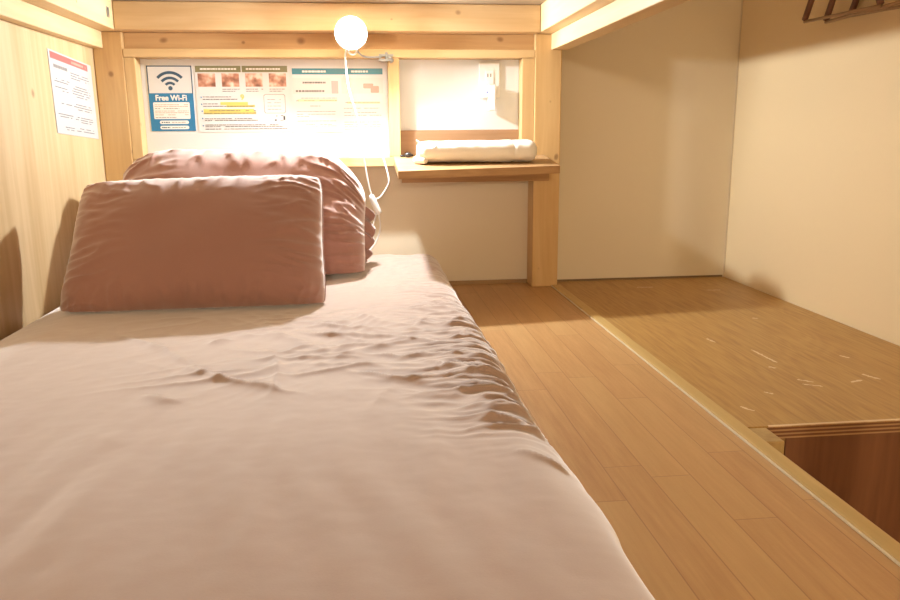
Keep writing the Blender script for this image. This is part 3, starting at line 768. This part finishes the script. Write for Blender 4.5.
for (a_, b_, v) in ((.015, .030, .122), (.040, .085, .122), (.015, .075, .1475), (.060, .100, .1615), (.060, .100, .1765)): s_.lines(bm, a_, b_, v, .0018, rg, .95, .0016)
part('grey_lines', bm, lgrey, W, P0)
bm = bmesh.new()
for v in (.1615, .1765): s_.lines(bm, .031, .055, v, .0032, rg, 1, .0016, (.003, .006))
part('dark_lines', bm, navy, W, P0)
# --- house rules notice
H_ = thing('rules_notice', 'wide notice with olive header, four small photos and yellow highlighted lines', 'notice', (-.345, 2.424, .585))
s_ = Sheet((-.4815, 2.4245, .6845), (1, 0, 0), (0, 0, -1), (0, -1, 0)); w_, h_ = .272, .194
bm = bmesh.new(); s_.rect(bm, 0, w_, 0, h_, 0, .0008); P0 = part('paper', bm, pw, H_)
bm = bmesh.new(); s_.rect(bm, .002, .133, .0035, .0215, .0008, .0010); s_.rect(bm, .136, w_-.004, .0035, .0215, .0008, .0010); part('olive_header', bm, olive, H_, P0)
bm = bmesh.new(); s_.lines(bm, .016, .120, .0125, .0045, rg, .95, .0013, (.004, .010)); s_.lines(bm, .148, .255, .0125, .0045, rg, .95, .0013, (.004, .010)); part('header_lines', bm, whi, H_, P0)
def photo_mat(seed):
    m = NT('room_photo_print'); o = m.obj(); sx = m.n('ShaderNodeSeparateXYZ'); m.set(sx.inputs[0], o)
    n_ = m.noise(m.vadd(o, (seed*1.3, 0, seed*.7)), 38, 2, .5)
    m.color(m.ramp(n_, [(.32, (.22, .09, .06)), (.46, (.48, .22, .15)), (.56, (.66, .42, .32)), (.66, (.80, .70, .62))])); m.rough(.28); return m.m
for i in range(4):
    u0 = .008+i*.0685
    bm = bmesh.new(); s_.rect(bm, u0, u0+.050, .025, .063, .0008, .0010); part('photo', bm, photo_mat(i+1), H_, P0)
bm = bmesh.new()
for i in range(1, 4): s_.lines(bm, .008+i*.0685, .058+i*.0685, .070, .0018, rg, .9, .0012); s_.lines(bm, .008+i*.0685, .045+i*.0685, .076, .0018, rg, .9, .0012)
for (a_, b_, v) in ((.018, .115, .092), (.018, .118, .099), (.018, .060, .112), (.018, .165, .119), (.018, .170, .132), (.018, .172, .139), (.020, .160, .155), (.020, .180, .160), (.020, .235, .173), (.020, .25, .178), (.02, .26, .185)):
    s_.lines(bm, a_, b_, v, .0020, rg, .92, .0016)
for k_ in range(4): s_.lines(bm, .205, .245, .100+k_*.0095, .0012, rg, .85, .0012)
part('text_lines', bm, ink, H_, P0)
bm = bmesh.new()
for (a_, b_, v0, v1) in ((.068, .148, .107, .1155), (.085, .168, .1155, .122), (.018, .165, .127, .134), (.018, .170, .134, .142)): s_.rect(bm, a_, b_, v0, v1, .0008, .0010)
part('yellow_highlight', bm, yel, H_, P0)
bm = bmesh.new()
for v in (.093, .113, .133, .154, .175): s_.rect(bm, .012, .0155, v-.002, v+.002, .0008, .0011)
part('bullet', bm, blue, H_, P0)
bm = bmesh.new()
u0, u1, v0, v1, r_ = .195, .258, .085, .140, .006
pts = []
for (cu, cv, a0) in ((u1-r_, v0+r_, -90), (u1-r_, v1-r_, 0), (u0+r_, v1-r_, 90), (u0+r_, v0+r_, 180)):
    for k_ in range(6): a_ = math.radians(a0+k_*18); pts.append((cu+r_*math.cos(a_), cv+r_*math.sin(a_)))
cu, cv = (u0+u1)/2, (v0+v1)/2
A_ = [bm.verts.new(s_.P(u, v, .0012)) for u, v in pts]; B_ = [bm.verts.new(s_.P(cu+(u-cu)*.965, cv+(v-cv)*.965, .0012)) for u, v in pts]
for i in range(len(pts)): bm.faces.new((A_[i], A_[(i+1) % len(pts)], B_[(i+1) % len(pts)], B_[i]))
part('outline_box', bm, ink, H_, P0)
to = text_obj('9', .022, yel, s_, .128, .1005, .0013, None, bold=.0006); to.parent = P0; to.location = (0, 0, 0)
bm = bmesh.new(); s_.rect(bm, .250, .2555, .148, .160, .0008, .0012); s_.rect(bm, .243, .25, .146, .148, .0008, .0012); s_.rect(bm, .228, .233, .147, .149, .0008, .0012); s_.rect(bm, .224, .230, .158, .162, .0008, .0012); s_.rect(bm, .24, .25, .16, .1615, .0008, .0012)
part('black_drawing', bm, blk, H_, P0)
# --- second wide notice
G = thing('guide_notice', 'wide notice with blue header and pale print, right of the four photo notice', 'notice', (-.065, 2.424, .58))
s_ = Sheet((-.2050, 2.4245, .6830), (1, 0, 0), (0, 0, -1), (0, -1, 0)); w_, h_ = .282, .196
bm = bmesh.new(); s_.rect(bm, 0, w_, 0, h_, 0, .0008); P0 = part('paper', bm, pw, G)
bm = bmesh.new(); s_.rect(bm, .005, w_-.008, .009, .0265, .0008, .0010); part('blue_header', bm, teal, G, P0)
bm = bmesh.new(); s_.lines(bm, .035, .105, .018, .0055, rg, .95, .0013, (.004, .010)); s_.lines(bm, .180, .230, .018, .0055, rg, .95, .0013, (.004, .010)); part('header_lines', bm, whi, G, P0)
bm = bmesh.new(); s_.rect(bm, .005, .118, .037, .082, .0008, .0009); s_.rect(bm, .150, w_-.008, .037, .082, .0008, .0009); part('pale_box', bm, paper_mat('pale_rose', (.74, .67, .66)), G, P0)
bm = bmesh.new(); s_.rect(bm, .120, .140, .045, .082, .0008, .0010); part('pink_box', bm, paper_mat('rose_print', (.66, .42, .42)), G, P0)
bm = bmesh.new()
s_.lines(bm, .035, .103, .050, .0050, rg, 1, .0014, (.004, .008)); s_.lines(bm, .014, .100, .0745, .0050, rg, 1, .0014, (.004, .008)); part('bold_lines', bm, ink, G, P0)
bm = bmesh.new(); s_.rr(bm, .215, .245, .053, .067, .003, .0012); s_.rr(bm, .237, .262, .060, .080, .003, .0013); part('coral_drawing', bm, palepink, G, P0)
bm = bmesh.new(); s_.rect(bm, .018, .135, .0985, .1045, .0008, .0010); s_.rect(bm, .165, w_-.018, .106, .112, .0008, .0010); part('yellow_highlight', bm, paper_mat('pale_yellow', (.82, .76, .45)), G, P0)
bm = bmesh.new()
for (a_, b_, v) in ((.014, .135, .095), (.014, .135, .1025), (.040, .085, .118), (.014, .130, .134), (.014, .130, .142), (.014, .05, .149), (.014, .130, .162), (.040, .130, .172), (.055, .130, .177), (.160, .265, .108), (.155, .262, .125), (.155, .268, .138), (.155, .268, .146), (.155, .262, .166), (.155, .268, .173), (.155, .262, .180), (.155, .240, .187)):
    s_.lines(bm, a_, b_, v, .0016, rg, .88, .0014)
part('text_lines', bm, lgrey, G, P0)
# --- notice on the left side board
N_ = thing('side_notice', 'white notice with pink header pinned on the left side board', 'notice', (-.745, 2.19, .58))
O3 = Vector((-.7449, 2.035, .690))
s_ = Sheet(O3, (0, 1, -.055), (0, .035, -1), (1, 0, 0)); w_, h_ = .300, .200
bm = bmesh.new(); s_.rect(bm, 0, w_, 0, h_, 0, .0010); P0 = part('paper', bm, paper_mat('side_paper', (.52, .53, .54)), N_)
bm = bmesh.new(); s_.rect(bm, .010, w_-.030, .004, .020, .0010, .0012); part('pink_header', bm, pink, N_, P0)
bm = bmesh.new(); s_.lines(bm, .150, w_-.045, .0125, .006, rg, .95, .0014, (.006, .014)); part('header_lines', bm, palepink, N_, P0)
bm = bmesh.new()
for (a_, b_, v) in ((.135, .265, .040), (.135, .270, .0465), (.135, .265, .053), (.16, .26, .072), (.135, .265, .0785), (.135, .27, .085), (.135, .262, .0915), (.16, .24, .098), (.15, .265, .118), (.135, .268, .1245), (.16, .262, .131), (.15, .265, .151), (.135, .268, .157), (.16, .262, .163), (.15, .265, .180), (.135, .268, .187), (.02, .12, .066), (.02, .11, .072), (.02, .10, .086), (.02, .12, .093), (.05, .12, .124), (.02, .12, .151), (.03, .11, .157), (.03, .12, .182), (.05, .115, .188)):
    s_.lines(bm, a_, b_, v, .0018, rg, .85, .0014, (.005, .016))
part('text_lines', bm, paper_mat('mid_grey_ink', (.10, .10, .11)), N_, P0)
bm = bmesh.new(); s_.lines(bm, .025, .115, .036, .008, rg, .9, .0014, (.008, .02)); part('title_lines', bm, lgrey, N_, P0)

# ================================================================== HANGERS
dw = pine('dark_hanger_wood', 'y', (.24, .105, .055), (.13, .05, .028)); lw = pine('pale_hanger_bar', 'y', (.46, .30, .17), (.36, .22, .12))
def hanger(y, x, z, yaw, tilt, label):
    T = thing('clothes_hanger', label, 'clothes hanger', (x, y, z+.155), group='dark wooden hangers on the right wall')
    T.rotation_euler = (tilt, 0, yaw)
    def put(nm, bm, mt, **k_):
        o_ = fin(nm, bm, mt, None, smooth=True, **k_); o_.parent = T; o_.location = (0, 0, 0); return o_
    for s in (-1, 1):
        bm = bmesh.new()
        P_ = catmull([(0, 0, -.010), (0, s*.05, -.020), (0, s*.105, -.062), (0, s*.152, -.148)], 10)
        prev = None
        for i, p_ in enumerate(P_):
            t_ = i/(len(P_)-1); hw = .011-.003*t_; th = .0045+.002*t_
            d_ = (P_[min(i+1, len(P_)-1)]-P_[max(0, i-1)]).normalized(); nn = Vector((0, -d_.z, d_.y))
            ring = [bm.verts.new(p_+nn*a_*hw+Vector((b_*th, 0, 0))) for a_, b_ in ((1, .5), (.5, 1), (-.5, 1), (-1, .5), (-1, -.5), (-.5, -1), (.5, -1), (1, -.5))]
            if prev:
                for k_ in range(8): bm.faces.new((prev[k_], prev[(k_+1) % 8], ring[(k_+1) % 8], ring[k_]))
            else: bm.faces.new(ring)
            prev = ring
        bm.faces.new(prev)
        put('shoulder_arm', bm, dw)
    bm = bmesh.new(); cyl(bm, (0, -.152, -.152), (0, .152, -.152), .0040, seg=12); put('trouser_bar', bm, lw)['label'] = 'paler round bar'
    bm = bmesh.new(); tube(bm, [(0, 0, -.012), (0, 0, .03), (0, .004, .045), (0, .022, .062), (0, .018, .086), (0, -.004, .094), (0, -.022, .082)], .0017, seg=8); put('hook', bm, metal_m)
    return T
hanger(1.848, 1.158, .752, 0, math.radians(1.2), 'frontmost dark wooden hanger on the right wall, its pale bar in full view')
hanger(1.785, 1.175, .748, 0, math.radians(-1.0), 'middle dark wooden hanger on the right wall, just behind the front one')
hanger(1.700, 1.191, .745, 0, math.radians(2.0), 'rearmost dark wooden hanger, closest to the right wall and furthest right')
K = thing('peg_rail', 'wall rail with metal pegs that carries the dark wooden hangers', 'peg rail', (1.2, 1.78, 1.0))
boxo('rail_board', (1.2000, 1.2048, 1.60, 1.95, .985, 1.04), dw, K, bevel=.001)
for (y_, z_, x_) in ((1.844, 1.003, 1.150), (1.788, .999, 1.168), (1.694, .996, 1.184)):
    bm = bmesh.new(); cyl(bm, (1.1998, y_, z_), (x_, y_, z_), .0030, seg=12); fin('peg', bm, metal_m, K)
# ================================================================== LIGHTS, WORLD, CAMERA
wd = bpy.data.worlds.new('world'); sc.world = wd; wd.use_nodes = True
wd.node_tree.nodes['Background'].inputs[0].default_value = (1, .85, .7, 1); wd.node_tree.nodes['Background'].inputs[1].default_value = .3
def point(nm, loc, r_, e, c):
    l_ = bpy.data.lights.new(nm, 'POINT'); l_.energy = e; l_.shadow_soft_size = r_; l_.color = c
    o_ = bpy.data.objects.new(nm, l_); COL.objects.link(o_); o_.location = loc; return o_
point('foot_lamp', (-.12, -2.4, .95), .06, 92, (1, .87, .66))
point('bulb_light', tuple(C0), .018, 80, (.92, .98, 1.0))
al = bpy.data.lights.new('room_ceiling_light', 'AREA'); al.energy = 3; al.size = .8; al.color = (1, .78, .52)
ao = bpy.data.objects.new('room_ceiling_light', al); COL.objects.link(ao); ao.location = (.2, -1.6, 2.1); ao.rotation_euler = (0, 0, 0)

cam = bpy.data.cameras.new('camera'); co = bpy.data.objects.new('camera', cam); COL.objects.link(co)
yaw, pit, rol, fpx = 1.10068675e-01, 2.13577996e-01, -8.32820604e-03, 771.07
cy, sy, cp, sp_ = math.cos(yaw), math.sin(yaw), math.cos(pit), math.sin(pit)
fw = Vector((sy*cp, cy*cp, -sp_)); rt = Vector((cy, -sy, 0)); up = rt.cross(fw)
cr, sr = math.cos(rol), math.sin(rol)
r2_ = rt*cr+up*sr; u2_ = -rt*sr+up*cr
mt = Matrix((r2_, u2_, -fw)).transposed().to_4x4(); mt.translation = (0, 0, .483)
co.matrix_world = mt
cam.sensor_width = 36; cam.lens = fpx/900*36; cam.clip_start = .01
sc.camera = co
sc.view_settings.view_transform = 'Standard'; sc.view_settings.look = 'None'; sc.view_settings.exposure = .10; sc.view_settings.gamma = 1
sc.view_settings.use_curve_mapping = False
